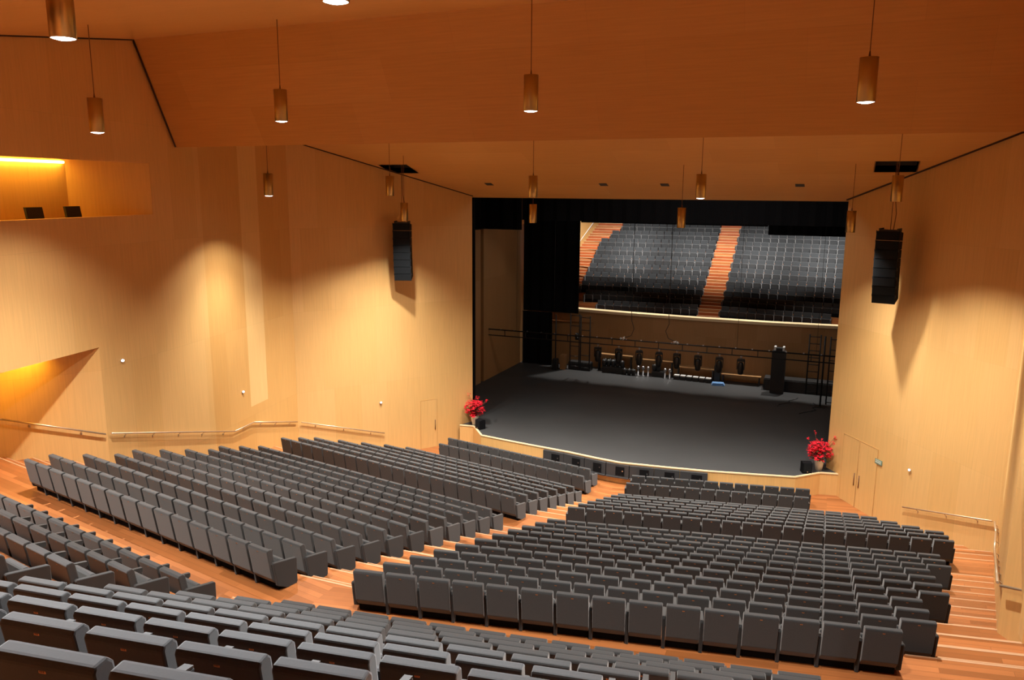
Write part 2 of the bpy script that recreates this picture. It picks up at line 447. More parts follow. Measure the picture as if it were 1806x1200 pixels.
for (x0, y0), (x1, y1) in zip(edge[:-1], edge[1:]):
    L = math.hypot(x1 - x0, y1 - y0); ox, oy = (y1 - y0) / L, -(x1 - x0) / L
    mb.prism([(x0 + ox * .02, y0 + oy * .02, ZS - .03), (x1 + ox * .02, y1 + oy * .02, ZS - .03), (x1 + ox * .02, y1 + oy * .02, ZS + .014), (x0 + ox * .02, y0 + oy * .02, ZS + .014)], (-ox * .09, -oy * .09, 0))
struct(mb, 'trim_stage_edge', [M['ledge']])
# black technical units let into the stage front
def edge_at(x):
    for (x0, y0), (x1, y1) in zip(edge[:-1], edge[1:]):
        if x0 <= x <= x1: return y0 + (y1 - y0) * (x - x0) / (x1 - x0)
X = [-3.38, -2.4, -1.42, -.45, .52, 1.5, 2.5, 3.58]
names = ['leftmost', 'second', 'third', 'fourth', 'fifth', 'sixth', 'rightmost']
for k, (xa, xb) in enumerate(zip(X[:-1], X[1:])):
    pa = Vector((xa, edge_at(xa) - .03, 0)); pb = Vector((xb, edge_at(xb) - .03, 0)); d = (pb - pa); L = d.length; rz = math.atan2(d.y, d.x)
    t = empty('stage_front_unit', pa, rz, label='%s black technical box let into the curved stage front' % names[k] if k in (0, 6) else 'black technical box in the stage front, %s from the left' % names[k], cat='box', group='black boxes in the stage front')
    m_ = MB(); m_.box(.01, L - .01, -.10, .04, .30, .83); m_.build('housing', M['vent'], t)
    m_ = MB(); m_.box(.01, L - .01, -.16, .02, .27, .32); m_.build('base_rail', M['vent'], t)
    m_ = MB(); m_.box(L * .42, L * .80, -.115, -.10, .38, .74); w = m_.build('hatch_window', M['black'], t)
    m_ = MB(); m_.box(L * .70, L * .70 + .05, -.13, -.115, .55, .60); m_.build('knob', M['silver'], w)
# stage house
mb = MB()
mb.box(-12.6, -12.4, 33.0, 47.4, .5, 14.2); mb.box(12.4, 12.6, 33.0, 47.4, .5, 14.2)
mb.box(-12.6, 12.6, 33.0, 47.4, 14.0, 14.2)
mb.box(-12.6, -7.9, 33.05, 33.2, .9, 14.0); mb.box(7.9, 12.6, 33.05, 33.2, .9, 14.0); mb.box(-8, 8, 33.05, 33.2, 11.6, 14.0)
struct(mb, 'wall_stage_house', [M['black']])
mb = MB()
wall_piece(mb, (-10.75, 40.3), (-10.75, 47.2), (.9, .9), (9.62, 9.62), (-1, 0), 0, .2)
wall_piece(mb, (-10.75, 39.0), (-10.75, 39.9), (.9, .9), (9.62, 9.62), (-1, 0), 9, .2)
struct(mb, 'wall_stage_left', [M['stagewall']])
# wood wall at the back of the stage, curved, below the rear balcony
bw = [(-10.7, 47.1), (-8.46, 46.85), (-4.0, 46.4), (.1, 46.2), (4.2, 46.3), (8.4, 46.7), (12.3, 47.2)]
mb = MB(); u = 0
for a, b in zip(bw[:-1], bw[1:]): u = wall_piece(mb, a, b, (.9, .9), (4.38, 4.38), (0, 1), u, .25)
struct(mb, 'wall_stage_rear', [M['stagewall']])
mb = MB()
for a, b in zip(bw[:-1], bw[1:]):
    if a[0] < -10: a = (-8.9, 46.9)
    mb.prism([(a[0], a[1] - .06, 4.34), (b[0], b[1] - .06, 4.34), (b[0], b[1] - .06, 4.50), (a[0], a[1] - .06, 4.50)], (0, .62, 0))
struct(mb, 'trim_balcony_ledge', [M['ledge']])
def drape(name, x0, x1, y, z0, z1, label):
    m_ = MB(); n = max(4, int((x1 - x0) / .25)); pts = []
    for k in range(n + 1):
        x = x0 + (x1 - x0) * k / n; pts.append((x, y + .04 * math.sin(k * 2.1)))
    for (a, b), (c, d) in zip(pts[:-1], pts[1:]):
        m_.prism([(a, b, z0), (c, d, z0), (c, d, z1), (a, b, z1)], (0, .03, 0))
    return tag(m_.build(name, M['black']), label, 'curtain', 'black stage masking')
drape('stage_curtain', -10.6, -6.93, 46.0, 4.30, 13.9, 'wide black masking curtain left of the rear seating opening')
drape('stage_curtain', -10.6, -8.6, 45.92, .9, 4.28, 'narrow black curtain reaching the stage floor left of the wooden rear wall')
drape('stage_border', -6.9, 3.9, 46.0, 9.88, 13.9, 'wide black border above the rear seating, left of the lower border')
drape('stage_border', 3.93, 12.2, 46.0, 9.43, 13.9, 'lower black border hiding the top right of the rear seating')
drape('stage_curtain', 8.9, 12.2, 45.9, .9, 9.4, 'black masking curtain at the far right behind the proscenium')
drape('stage_border', -8.3, 10.5, 39.95, 10.2, 13.9, 'black border hung across the middle of the stage opening')
drape('stage_border', -10.74, -8.32, 39.95, 9.66, 13.9, 'short black border above the wooden side panel at the left of the stage')

# ------------------------------------------------------------------ rear seating hall
RB = R(5.7); TR = math.tan(RB); rc = .11; RY = 51.6; RD = .911; RZ = 3.68; RR = .543
def ryl(y, x): return y - max(0, abs(x - rc) - .7) * TR
mb = MB(); XS = [-13 + .5 * k for k in range(53)]
for r in range(13):
    z = RZ + RR * r
    yf = RY + RD * r - .63; yb = yf + RD
    if r == 0: yf = 47.6
    if r == 12: yb = 65.5
    for a, b in zip(XS[:-1], XS[1:]):
        ya, yb_ = (ryl(yf, a), ryl(yf, b)) if r else (46.6, 46.6)
        q = [(a, ya, z), (b, yb_, z), (b, ryl(yb, b), z), (a, ryl(yb, a), z)]
        mb.face(q)
        if r: mb.face([(a, ya, z - RR), (b, yb_, z - RR), (b, yb_, z), (a, ya, z)])
struct(mb, 'floor_rear_tiers', [M['floor']])
st2 = MB(); NL = [12, 14, 15, 15, 15, 15, 15, 15, 14, 13, 13]; NR = [12, 14, 15, 15, 15, 15, 15, 15, 14, 14, 13]
def wallL(y): return -10.39 + (y - 57.24) * .215
for r in range(0, 13):
    z = RZ + RR * r; yf = RY + RD * r - .63
    for xa, xb in ((rc - .72, rc + .74), (wallL(yf) - .3, rc - .82 - max(NL[min(r, 10)], NL[min(max(r - 1, 0), 10)]) * P * .995), (rc + .82 + max(NR[min(r, 10)], NR[min(max(r - 1, 0), 10)]) * P * .995, 11.5)):
        for k in (0, 1, 2):
            zz = z - RR / 3 * k; yy0 = yf - RD / 3 * k
            if k: st2.box(xa, xb, ryl(yy0, (xa + xb) / 2), ryl(yf, (xa + xb) / 2) + .02, z - RR, zz, 0)
            st2.box(xa, xb, ryl(yy0, (xa + xb) / 2) - .01, ryl(yy0, (xa + xb) / 2) + .05, zz, zz + .012, 1)
struct(st2, 'floor_rear_steps', [M['stairdark'], M['ledge']])
mb = MB()
wall_piece(mb, (-11.5 - .63, 48), (wallL(65.5), 65.5), (3, 3), (14, 14), (-1, 0))
wall_piece(mb, (11.6, 47.4), (11.6, 65.5), (3, 3), (14, 14), (1, 0))
wall_piece(mb, (-13, 65.3), (13, 65.3), (3, 3), (14, 14), (0, 1))
struct(mb, 'wall_rear_hall', [M['wall']])
mb = MB(); mb.box(-13.2, 13.2, 47.5, 65.5, 14.0, 14.2); struct(mb, 'ceiling_rear_hall', [M['plaster']])
rl = MB()
pA = Vector((wallL(55) + .1, 55, 6.90)); pB = Vector((wallL(60.5) + .1, 60.5, 6.90 + 5.5 * .66))
rl.tube(pA, pB, .035)
tag(rl.build('handrail', M['white']), 'pale handrail climbing the wood wall beside the rear seating', 'handrail')

# ------------------------------------------------------------------ seats
def seat_parts(lod=0):
    """local frame: origin on the floor below the top of the backrest, +Y is where a sitter looks"""
    parts = {}
    # backrest, side profile (y,z)
    prof = [(-.060, .668), (-.045, .691), (.028, .695), (.058, .668), (.150, .155), (.138, .115), (.108, .118), (.022, .215)]
    if lod: prof = [(-.060, .672), (-.045, .693), (.048, .693), (.150, .155), (.115, .117), (.022, .215)]
    m_ = MB(); w = .25
    L_ = [(-w, y, z) for y, z in prof]; 
    m_.prism(L_, (2 * w, 0, 0)); parts['backrest'] = m_
    # folded seat cushion
    m_ = MB(); cp = [(.185, .20), (.245, .18), (.325, .43), (.315, .45), (.255, .455), (.24, .44)]
    if lod: cp = [(.185, .20), (.245, .18), (.325, .45), (.245, .455)]
    m_.prism([(-.235, y, z) for y, z in cp], (.47, 0, 0)); parts['seat_cushion'] = m_
    m_ = MB(); m_.box(-.248, .248, .16, .34, .0, .17); parts['base'] = m_
    for q in parts.values(): q.v = [(a, b, c * ZK) for a, b, c in q.v]
    return parts
def side_panel(x, w, lod=0):
    m_ = MB()
    pr = [(.30, .0), (.50, .0), (.525, .03), (.53, .405), (.51, .42), (.030, .488), (.014, .47), (.09, .10)]
    if lod: pr = [(.30, 0), (.525, 0), (.53, .415), (.02, .485), (.09, .10)]
    m_.prism([(x - w / 2, y, z * ZK) for y, z in pr], (w, 0, 0)); return m_
def mid_panel(x, w=.052, lod=0):
    m_ = MB()
    pr = [(.09, .0), (.30, .0), (.32, .30), (.47, .37), (.475, .415), (.05, .482), (.030, .46)]
    if lod: pr = [(.09, 0), (.30, 0), (.475, .41), (.03, .48)]
    m_.prism([(x - w / 2, y, z * ZK) for y, z in pr], (w, 0, 0)); return m_
base = seat_parts()
ME = {}
def bevmesh(mb_, name, mat, w, seg=2):
    me = mb_.mesh(name, [mat] if not isinstance(mat, list) else mat, True)
    bm = bmesh.new(); bm.from_mesh(me); bmesh.ops.recalc_face_normals(bm, faces=bm.faces)
    ed = [e for e in bm.edges if len(e.link_faces) == 2 and e.calc_face_angle(0) > .3]
    bmesh.ops.bevel(bm, geom=ed, offset=w, segments=seg, profile=.6, affect='EDGES', clamp_overlap=True)
    bm.to_mesh(me); bm.free()
    for p in me.polygons: p.use_smooth = False
    return me
ME['backrest'] = bevmesh(base['backrest'], 'backrest', M['fabric'], .014, 2)
ME['seat_cushion'] = bevmesh(base['seat_cushion'], 'seat_cushion', M['fabric'], .012, 1)
pl = MB(); pl.box(-.017, .017, -.0565, -.045, .735, .753, 0)
for k in range(3): pl.box(-.012 + .009 * k, -.007 + .009 * k, -.0575, -.056, .739, .749, 1)
ME['base'] = base['base'].mesh('base', [M['black']], True)
ME['number_plate'] = pl.mesh('number_plate', [M['plate'], M['ink']])
def pad_mesh(x, w):
    m_ = MB(); m_.prism([(x - w / 2, y, z) for y, z in ((.055, .483 * ZK), (.465, .418 * ZK), (.47, .418 * ZK + .01), (.06, .483 * ZK + .01))], (w, 0, 0)); return m_.mesh('arm_pad', [M['pad']], True)
ME['pad_r'] = pad_mesh(P / 2, .05); ME['pad_l'] = pad_mesh(-P / 2, .05)
ME['armrest'] = bevmesh(mid_panel(P / 2), 'armrest', M['panelfab'], .006, 1)
ME['armrest_first'] = bevmesh(mid_panel(-P / 2), 'armrest', M['panelfab'], .006, 1)
ME['end_r'] = bevmesh(side_panel(P / 2 + .005, .065), 'end_panel', M['panelfab'], .007, 1)
ME['end_l'] = bevmesh(side_panel(-P / 2 - .005, .065), 'end_panel', M['panelfab'], .007, 1)

seats = []     # dict(loc, rz, ends, label)
ordn = ['', 'first', 'second', 'third', 'fourth', 'fifth', 'sixth', 'seventh', 'eighth', 'ninth', 'tenth', 'eleventh', 'twelfth', 'thirteenth', 'fourteenth', 'fifteenth', 'sixteenth', 'seventeenth', 'eighteenth', 'nineteenth', 'twentieth']
def row(side, y_in, z, n, xin, beta, block, rowname, reg):
    for k in range(n):
        d = (k + .5) * P
        if block == 'foreground':          # these rows bend slightly
            d *= 1.005; ri = round((8.42 - y_in) / .8754) + 1; ca = .130 - .002 * ri
            y = y_in + ca * d + .0037 * d * d; x = xin + d; beta = math.atan(ca + .0076 * d)
        else: x = xin + side * d * math.cos(beta); y = y_in + d * math.sin(beta)
        rz = side * beta; x += side * math.sin(beta) * .045; y -= .05 * math.cos(beta)
        le = (k == 0 and side > 0) or (k == n - 1 and side < 0)
        re = (k == n - 1 and side > 0) or (k == 0 and side < 0)
        seats.append(dict(loc=(x, y, z), rz=rz, le=le, re=re, k=k + 1, block=block, row=rowname, reg=reg, n=n))
B = R(10.7)
for k in range(20):
    reg = 'front' if k < 2 else ('middle' if k < 9 else 'rear')
    if k < 2: rn = ('front row', 'second row')[k]; 
    elif k < 9: rn = ordn[9 - k] + ' row from the back' if k < 8 else 'back row'
    else:
        j = 20 - k
        rn = 'back row' if j == 1 else ordn[j] + ' row from the back'
    for side, nm in ((1, 'right'), (-1, 'left')):
        n = rowN[k] + (1 if (side < 0 and k < 2) else 0)
        row(side, rowY[k], rowZ[k], n, AX + side * .82, B, nm, rn, reg)
for k in range(10):
    row(1, dY[k], dZ[k], 16, dXi[k], B, 'foreground', ordn[k + 1] + ' row', 'fore')
for k in range(8):
    row(-1, dY[k], dZ[k], 14, -1.09 - .03 * k, B, 'foreleft', ordn[k + 1] + ' row', 'fore')
# rear hall seats face the camera
for r in range(11):
    z = RZ + RR * r; y = RY + RD * r + .27
    nl = NL[r]; nr = NR[r]
    for side, n in ((-1, nl), (1, nr)):
        for k in range(n):
            d = (k + .5) * P; x = rc + side * (.74 + d * math.cos(RB)); yy = y - d * math.sin(RB)
            rz = math.pi - side * RB
            seats.append(dict(loc=(x, yy, z), rz=rz, le=(k == 0 and side < 0) or (k == n - 1 and side > 0), re=(k == 0 and side > 0) or (k == n - 1 and side < 0), k=k, block='stagehall', row='', reg='hall', n=n))

CAMP = Vector((7.81, 0, 11.8))
def project(p):
    d = Vector(p) - CAMP; z = d.dot(Fw)
    if z < .3: return None
    return 903 + 1391.2 * d.dot(R2) / z, 600 - 1391.2 * d.dot(U2) / z, z
for s in seats:
    x, y, z = s['loc']; q = project((x, y, z + .62))
    s['vis'] = False; s['d'] = 1e9
    if q:
        s['d'] = q[2]
        w = 1391 * .5 / q[2]
        s['vis'] = (-w * .45 < q[0] < 1806 + w * .45) and q[1] < 1200 + w * .30
        s['px'] = q
seats = [s for s in seats if s['vis']]
seats.sort(key=lambda s: s['d'])
near, rest = seats[:300], seats[300:]

GR = {'foreground': 'folding seats of the foreground tier', 'foreleft': 'folding seats of the near left tier', 'right': 'folding seats of the right-hand block', 'left': 'folding seats of the left-hand block'}
def label(s):
    k = ordn[s['k']]; last = s['k'] == s['n']
    if s['block'] == 'foreground': return 'charcoal seat, %s from the aisle at left, %s of the foreground tier' % (k, s['row'])
    if s['block'] == 'foreleft': return 'charcoal seat, %s from the stairs, %s of the near left tier' % (k, s['row'])
    if last: return 'charcoal seat at the wall end of the %s, %s main block' % (s['row'], s['block'])
    return 'charcoal seat, %s from the centre aisle, %s, %s main block' % (k, s['row'], s['block'])
for s in near:
    t = empty('theatre_seat', s['loc'], s['rz'], label=label(s), cat='seat', group=GR[s['block']])
    def part(nm, me, par):
        o = bpy.data.objects.new(nm, ME[me]); COL.objects.link(o); o.parent = par; return o
    b_ = part('backrest', 'backrest', t); part('number_plate', 'number_plate', b_)
    part('seat_cushion', 'seat_cushion', t); part('base', 'base', t)
    ar = part('end_panel' if s['re'] else 'armrest', 'end_r' if s['re'] else 'armrest', t)
    if not s['re']: part('arm_pad', 'pad_r', ar)
    if s['le']: part('end_panel', 'end_l', t)

# the rest of the seating: one object
import numpy as np
lod = seat_parts(1)
def geo(mbs):
    V = []; F = []; MI = []
    for mb_, mi in mbs:
        o = len(V); V += mb_.v; F += [tuple(i + o for i in f) for f in mb_.f]; MI += [mi if not any(mb_.mi) else mi + a for a in mb_.mi]
    return np.array(V), F, MI
plate = MB(); plate.box(-.017, .017, -.0565, -.045, .735, .753, 0)
core = [(lod['backrest'], 0), (lod['seat_cushion'], 0), (plate, 1), (lod['base'], 2)]
variants = {}
for le in (0, 1):
    for re in (0, 1):
        g = list(core) + [((side_panel(P / 2 + .005, .065, 1) if re else mid_panel(P / 2, .052, 1)), 0)]
        if not re:
            m_ = MB(); m_.prism([(P / 2 - .025, y, z) for y, z in ((.055, .483 * ZK), (.465, .418 * ZK), (.47, .418 * ZK + .01), (.06, .483 * ZK + .01))], (.05, 0, 0)); g.append((m_, 3))
        if le: g.append((side_panel(-P / 2 - .005, .065, 1), 0))
        variants[(le, re)] = geo(g)
VV = []; FF = []; MM = []; off = 0
for s in rest:
    V, F, MI = variants[(int(s['le']), int(s['re']))]
    c, sn = math.cos(s['rz']), math.sin(s['rz'])
    W = np.empty_like(V); W[:, 0] = V[:, 0] * c - V[:, 1] * sn + s['loc'][0]; W[:, 1] = V[:, 0] * sn + V[:, 1] * c + s['loc'][1]; W[:, 2] = V[:, 2] + s['loc'][2]
    VV.append(W); FF += [tuple(i + off for i in f) for f in F]; MM += MI; off += len(V)
me = bpy.data.meshes.new('theatre_seats'); me.from_pydata(np.concatenate(VV).tolist(), [], FF)
me.materials.append(M['fabric']); me.materials.append(M['plate']); me.materials.append(M['black']); me.materials.append(M['pad']); me.polygons.foreach_set('material_index', MM); me.update()
o = bpy.data.objects.new('theatre_seats', me); COL.objects.link(o)
bm = bmesh.new(); bm.from_mesh(me); bmesh.ops.remove_doubles(bm, verts=bm.verts, dist=1e-5); bmesh.ops.recalc_face_normals(bm, faces=bm.faces); bm.to_mesh(me); bm.free()
tag(o, 'remaining charcoal seats of the farther rows and of the seating behind the stage', 'seats', kind='stuff')

# two chairs in the balcony box
for k, (p, nm) in enumerate((((-11.60, 14.30), 'left'), ((-11.85, 15.62), 'right'))):
    t = empty('box_chair', (p[0], p[1], 10.25 + .121), R(-78), label='dark chair back above the parapet of the left balcony box, %s one' % nm, cat='chair', group='chairs in the left balcony box')
    m_ = MB(); m_.prism([(-.28, y, z) for y, z in ((-.04, .90), (.03, .90), (.10, .42), (.04, .42))], (.56, 0, 0)); m_.build('backrest', M['panelfab'], t)
    m_ = MB(); m_.box(-.28, .28, .06, .52, .38, .47); m_.build('seat', M['panelfab'], t)
    for sx in (-.25, .25):
        for yy in (.10, .48):
            m_ = MB(); m_.tube((sx, yy, -.12), (sx, yy, .40), .014); m_.build('leg', M['blackmetal'], t)

# ------------------------------------------------------------------ pendant lamps
def ceil_z(y): return P1z(y) if y > 19.9 else (P3z(y) if y > 9 else P3z(9))
def pendant(x, y, z, label, group, power=660, size=116, blend=.55, top=None, dome=.022, core=3.6):
    t = empty('pendant_lamp', (x, y, z), 0, label=label, cat='lamp', group=group)
    H = .72; r = .15
    m_ = MB(); m_.lathe([(r - .012, .02), (r - .012, .0), (r, 0), (r, H), (.03, H), (.0, H)], 28); m_.build('housing', M['brass'], t)
    m_ = MB(); m_.lathe([(0, -dome), (.06, -dome * .8), (.105, -dome * .27), (r - .012, .004)], 24); m_.build('lens', M['lens'], t)
    ct = (top or ceil_z(y)) - z
    m_ = MB(); m_.tube((0, 0, H), (0, 0, H + .10), .022, .010, 8); m_.tube((0, 0, H + .09), (0, 0, ct + .05), .009, n=6); m_.build('cable', M['cable'], t)
    l = bpy.data.lights.new('pendant_light', 'SPOT'); l.energy = power; l.spot_size = R(size); l.spot_blend = blend; l.shadow_soft_size = .10; l.color = (1, .95, .87)
    lo = bpy.data.objects.new('pendant_light', l); COL.objects.link(lo); lo.location = (x, y, z - .06)
    l2 = l.copy(); l2.energy = power * core; l2.spot_size = R(88); l2.spot_blend = 1; lo = bpy.data.objects.new('pendant_light', l2); COL.objects.link(lo); lo.location = (x, y, z - .06)
    return t
g = 'bronze cylinder pendant lamps'
PW = 1.0
pendant(-1.04, 7.14, 13.55, 'large bronze pendant cut by the top edge, at the upper left', g, 700 * PW, core=1.2)
pendant(2.44, 7.77, 13.82, 'pendant of which only the bright lens shows at the top edge', g, 700 * PW, core=1.2)
pendant(-7.35, 12.85, 12.96, 'bronze pendant in front of the left upper wall beside the balcony box', g, 650 * PW)
pendant(-4.6, 15.6, 13.34, 'bronze pendant left of centre in front of the sloping bulkhead', g, 650 * PW)
pendant(1.61, 15.8, 13.40, 'bronze pendant at the middle of the sloping bulkhead', g, 650 * PW)
pendant(7.97, 15.0, 13.28, 'bronze pendant at the right of the sloping bulkhead', g, 650 * PW)
pendant(-9.75, 21.25, 11.55, 'lit bronze pendant closest to the left wall, below the bulkhead edge', g, 480 * PW, core=4)
pendant(-7.72, 25.5, 11.54, 'brass pendant just left of the left ceiling hatch', g, 1000 * PW, dome=-.006)
pendant(-2.0, 25.3, 11.55, 'larger brass pendant above the left end of the black stage opening', g, 800 * PW, dome=-.006)
pendant(3.69, 24.7, 11.58, 'brass pendant with bright lens above the middle of the stage opening', g, 650 * PW)
pendant(9.07, 24.7, 11.54, 'brass pendant just below the right ceiling hatch', g, 1300 * PW, core=1.8, dome=-.006)
pendant(-8.48, 27.8, 10.54, 'small brass pendant directly behind the left line array', g, 350 * PW, dome=-.006)
pendant(-3.43, 29.0, 10.53, 'smaller brass pendant in front of the black border, left', g, 350 * PW, dome=-.006)
pendant(2.33, 29.0, 10.48, 'small brass pendant overlapping the top of the rear seating', g, 350 * PW, dome=-.006)
pendant(7.99, 29.0, 10.46, 'small brass pendant at the right edge of the stage opening', g, 350 * PW, dome=-.006)
# the same rows go on behind and beside the viewpoint
for x, y, z in ((-6.5, 7.3, 13.6), (6.9, 7.6, 13.7), (11.8, 8.4, 13.6), (-10, 5.0, 13.6), (12, 4, 13.6)):
    l = bpy.data.lights.new('house_light', 'SPOT'); l.energy = (560 if y < 5.1 and abs(x) < 9 else 700) * PW; l.spot_size = R(112); l.spot_blend = .6; l.shadow_soft_size = .10; l.color = (1, .95, .87)
    lo = bpy.data.objects.new('house_light', l); COL.objects.link(lo); lo.location = (x, y, z)
    l2 = l.copy(); l2.energy *= 1.2; l2.spot_size = R(88); l2.spot_blend = 1; lo = bpy.data.objects.new('house_light', l2); COL.objects.link(lo); lo.location = (x, y, z)

SEAT_FILL = ((1.5, 8.6, 13.7), (2.6, 3.2, 9.5)), ((5.0, 9.0, 13.7), (5.2, 3.0, 9.8)), ((-3.0, 9.2, 13.7), (0, 4.5, 8.5))  # unseen fill spots added to light the tops of the nearest seats
# rear hall lights, and unseen fills added for the near seats and the stage
def spot(loc, aim, power, size, blend=.5, col=(1, .95, .88), soft=.15):
    l = bpy.data.lights.new('spot_light', 'SPOT'); l.energy = power; l.spot_size = R(size); l.spot_blend = blend; l.shadow_soft_size = soft; l.color = col
    o = bpy.data.objects.new('spot_light', l); COL.objects.link(o); o.location = loc
    o.rotation_euler = (Vector(aim) - Vector(loc)).to_track_quat('-Z', 'Y').to_euler(); return o
for a_, b_ in SEAT_FILL: spot(a_, b_, 2300, 72, .8, (.97, .99, 1), .15)
for x in (-8, -4, 0.3, 4.5, 8.5): spot((x, 50.0, 13.7), (x, 56.6, 7.1), 5000, 58, .9, (1, .97, .93), .4)
for x in (-6, 0.3, 6.5): spot((x, 60.0, 13.7), (x, 59.6, 8), 260, 80, .5); spot((x, 47.6, 13.8), (x, 47.4, 4.4), 3000, 62, .9)
area('stage_fill', (-1.5, 43.2, 13.4), (0, 0, 0), 9, 3, 55, (1, .92, .84))  # unseen soft fill added above the rear of the stage
area('stage_fill', (2, 35.5, 13.4), (0, 0, 0), 8, 2, 150, (1, .95, .9))  # second added fill, above the front of the stage
spot((-3, 36, 13), (-10.7, 43.5, 1.5), 130, 46, 1.0, (1, .9, .72), .8)  # unseen spot added to brighten the wood panel at stage left

# ------------------------------------------------------------------ line arrays
def line_array(x, y, ztop, rz, tilt0, label, n=8):
    t = empty('line_array', (x, y, ztop), rz, label=label, cat='loudspeaker', group='line array loudspeakers')
    m_ = MB(); m_.box(-.30, .30, -.28, .30, .02, .07); m_.box(-.30, -.26, -.28, .30, -.02, .12); m_.box(.26, .30, -.28, .30, -.02, .12); m_.build('rigging_frame', M['blackmetal'], t)
    m_ = MB(); yy = 29.3 - y
    m_.tube((0, 0, .07), (0, 0, P1z(y) + .8 - ztop), .012, n=6); m_.path([(.08, .05, .05), (.13, .02, .6), (.05, .0, 1.2), (.02, 0, P1z(y) + .8 - ztop)], .014, 6)
    m_.build('hoist_chain', M['cable'], t)
    h = .295; p = Vector((0, 0, 0)); a = tilt0
    for k in range(n):
        rot = Matrix.Rotation(a, 4, 'X'); mt = Matrix.Translation(p) @ rot
        c = MB()
        pr = [(-.30, .010), (.26, -.012), (.26, -h + .020), (-.30, -h + .006)]
        pts = [mt @ Vector((-.36, yy_, zz)) for yy_, zz in pr]
        c.prism(pts, rot @ Vector((.72, 0, 0)))
        cb = c.build('speaker_cabinet', M['speaker'], t)
        c = MB(); c.prism([mt @ Vector((sx, -.302, zz)) for sx, zz in ((-.34, .0), (.34, .0), (.34, -h + .016), (-.34, -h + .016))], rot @ Vector((0, -.012, 0)))
        c.build('grille', M['grille'], cb)
        c = MB()
        for sx in (-.365, .365): c.box(sx - .008, sx + .008, -.28, -.24, -.06, .03, mat=mt)
        c.build('link_plate', M['blackmetal'], cb)
        p = mt @ Vector((0, .0, -h)); a += R(2.6)
    return t
line_array(-9.47, 29.3, 10.35, R(22), R(-4), 'black curved line array hanging in front of the left wall')
line_array(9.22, 29.3, 10.5, R(-14), R(-4), 'black line array hanging in front of the right wall')

# ------------------------------------------------------------------ handrails, wall lamps, doors, sign
def rail(pts, label, off=.09, side=-1, cuts=3):
    mb_ = MB(); mb_.path([Vector(p) for p in pts], .026, 8)
    t = tag(mb_.build('handrail', M['rail']), label, 'handrail', 'wall handrails')
    for a, b in zip(pts[:-1], pts[1:]):
        a = Vector(a); b = Vector(b); L = (b - a).length; n = max(1, round(L / 1.25))
        d = (b - a).normalized(); out = Vector((-d.y, d.x, 0)).normalized()
        if out.x * side < 0: out = -out
        for k in range(n):
            p = a + (b - a) * ((k + .5) / n)
            m_ = MB(); m_.tube(p - Vector((0, 0, .02)), p + out * .10 - Vector((0, 0, .10)), .010, n=6); m_.box(p.x + out.x * .1 - .02, p.x + out.x * .1 + .02, p.y + out.y * .1 - .02, p.y + out.y * .1 + .02, p.z - .14, p.z - .07)
            m_.build('bracket', M['rail'], t)
for s, nm in ((1, 'right'), (-1, 'left')):
    o1 = .08
    rail([(s * 10.42, 29.02, 1.08), (s * 12.56, 25.98, 2.16)], 'handrail on the %s wall nearest the stage' % nm, side=s)
    rail([(s * 12.58, 25.75, 2.24), (s * (fW(22.55) - .09), 22.55, 3.17), (s * (fW(21.3) - .09), 21.3, 3.20), (s * 10.82, 15.36, 4.97)], 'long bent handrail along the middle of the %s wall' % nm, side=s)
    rail([(s * 10.84, 15.2, 4.99), (s * 12.1, 13.18, 5.82), (s * 13.6, 10.8, 5.9)], 'handrail on the near recess of the %s wall' % nm, side=s)
def wall_lamp(p, n, label, on=True):
    n = Vector(n).normalized(); t = Vector((-n.y, n.x, 0)); p = Vector(p) + n * .015
    m_ = MB(); pts = []
    for k in range(20):
        a = 2 * math.pi * k / 20; pts.append(p + t * .06 * math.cos(a) + Vector((0, 0,    .05 * math.sin(a))))
    m_.prism(pts, n * .03)
    o = m_.build('wall_lamp', M['silver']); tag(o, label, 'lamp', 'small round wall lamps')
    m_ = MB(); m_.prism([p + n * .03 + (q - p) * .7 for q in pts], n * .012); m_.build('lens', M['walllens'], o)
n1 = lambda s: (-s * .818, -.572, 0)
def onW1(s, tt, z): return (s * (7.87 + 4.93 * tt), 32.8 - 7.05 * tt, z)
wall_lamp((-10.55, 28.97, 2.5), n1(-1), 'small round lamp on the left wall nearest the stage door')
wall_lamp((10.53, 28.99, 2.46), n1(1), 'small round lamp on the right wall near the exit sign')
n2 = lambda s: (-s * .96, .28, 0)
wall_lamp((-fW(16.11), 16.11, 6.91), (.986, -.168, 0), 'small round lamp high on the left wall beside the lit recess')
wall_lamp((-fW(22.05), 22.05, 4.47), (.986, -.168, 0), 'small round lamp on the left wall above the bend of the handrail')
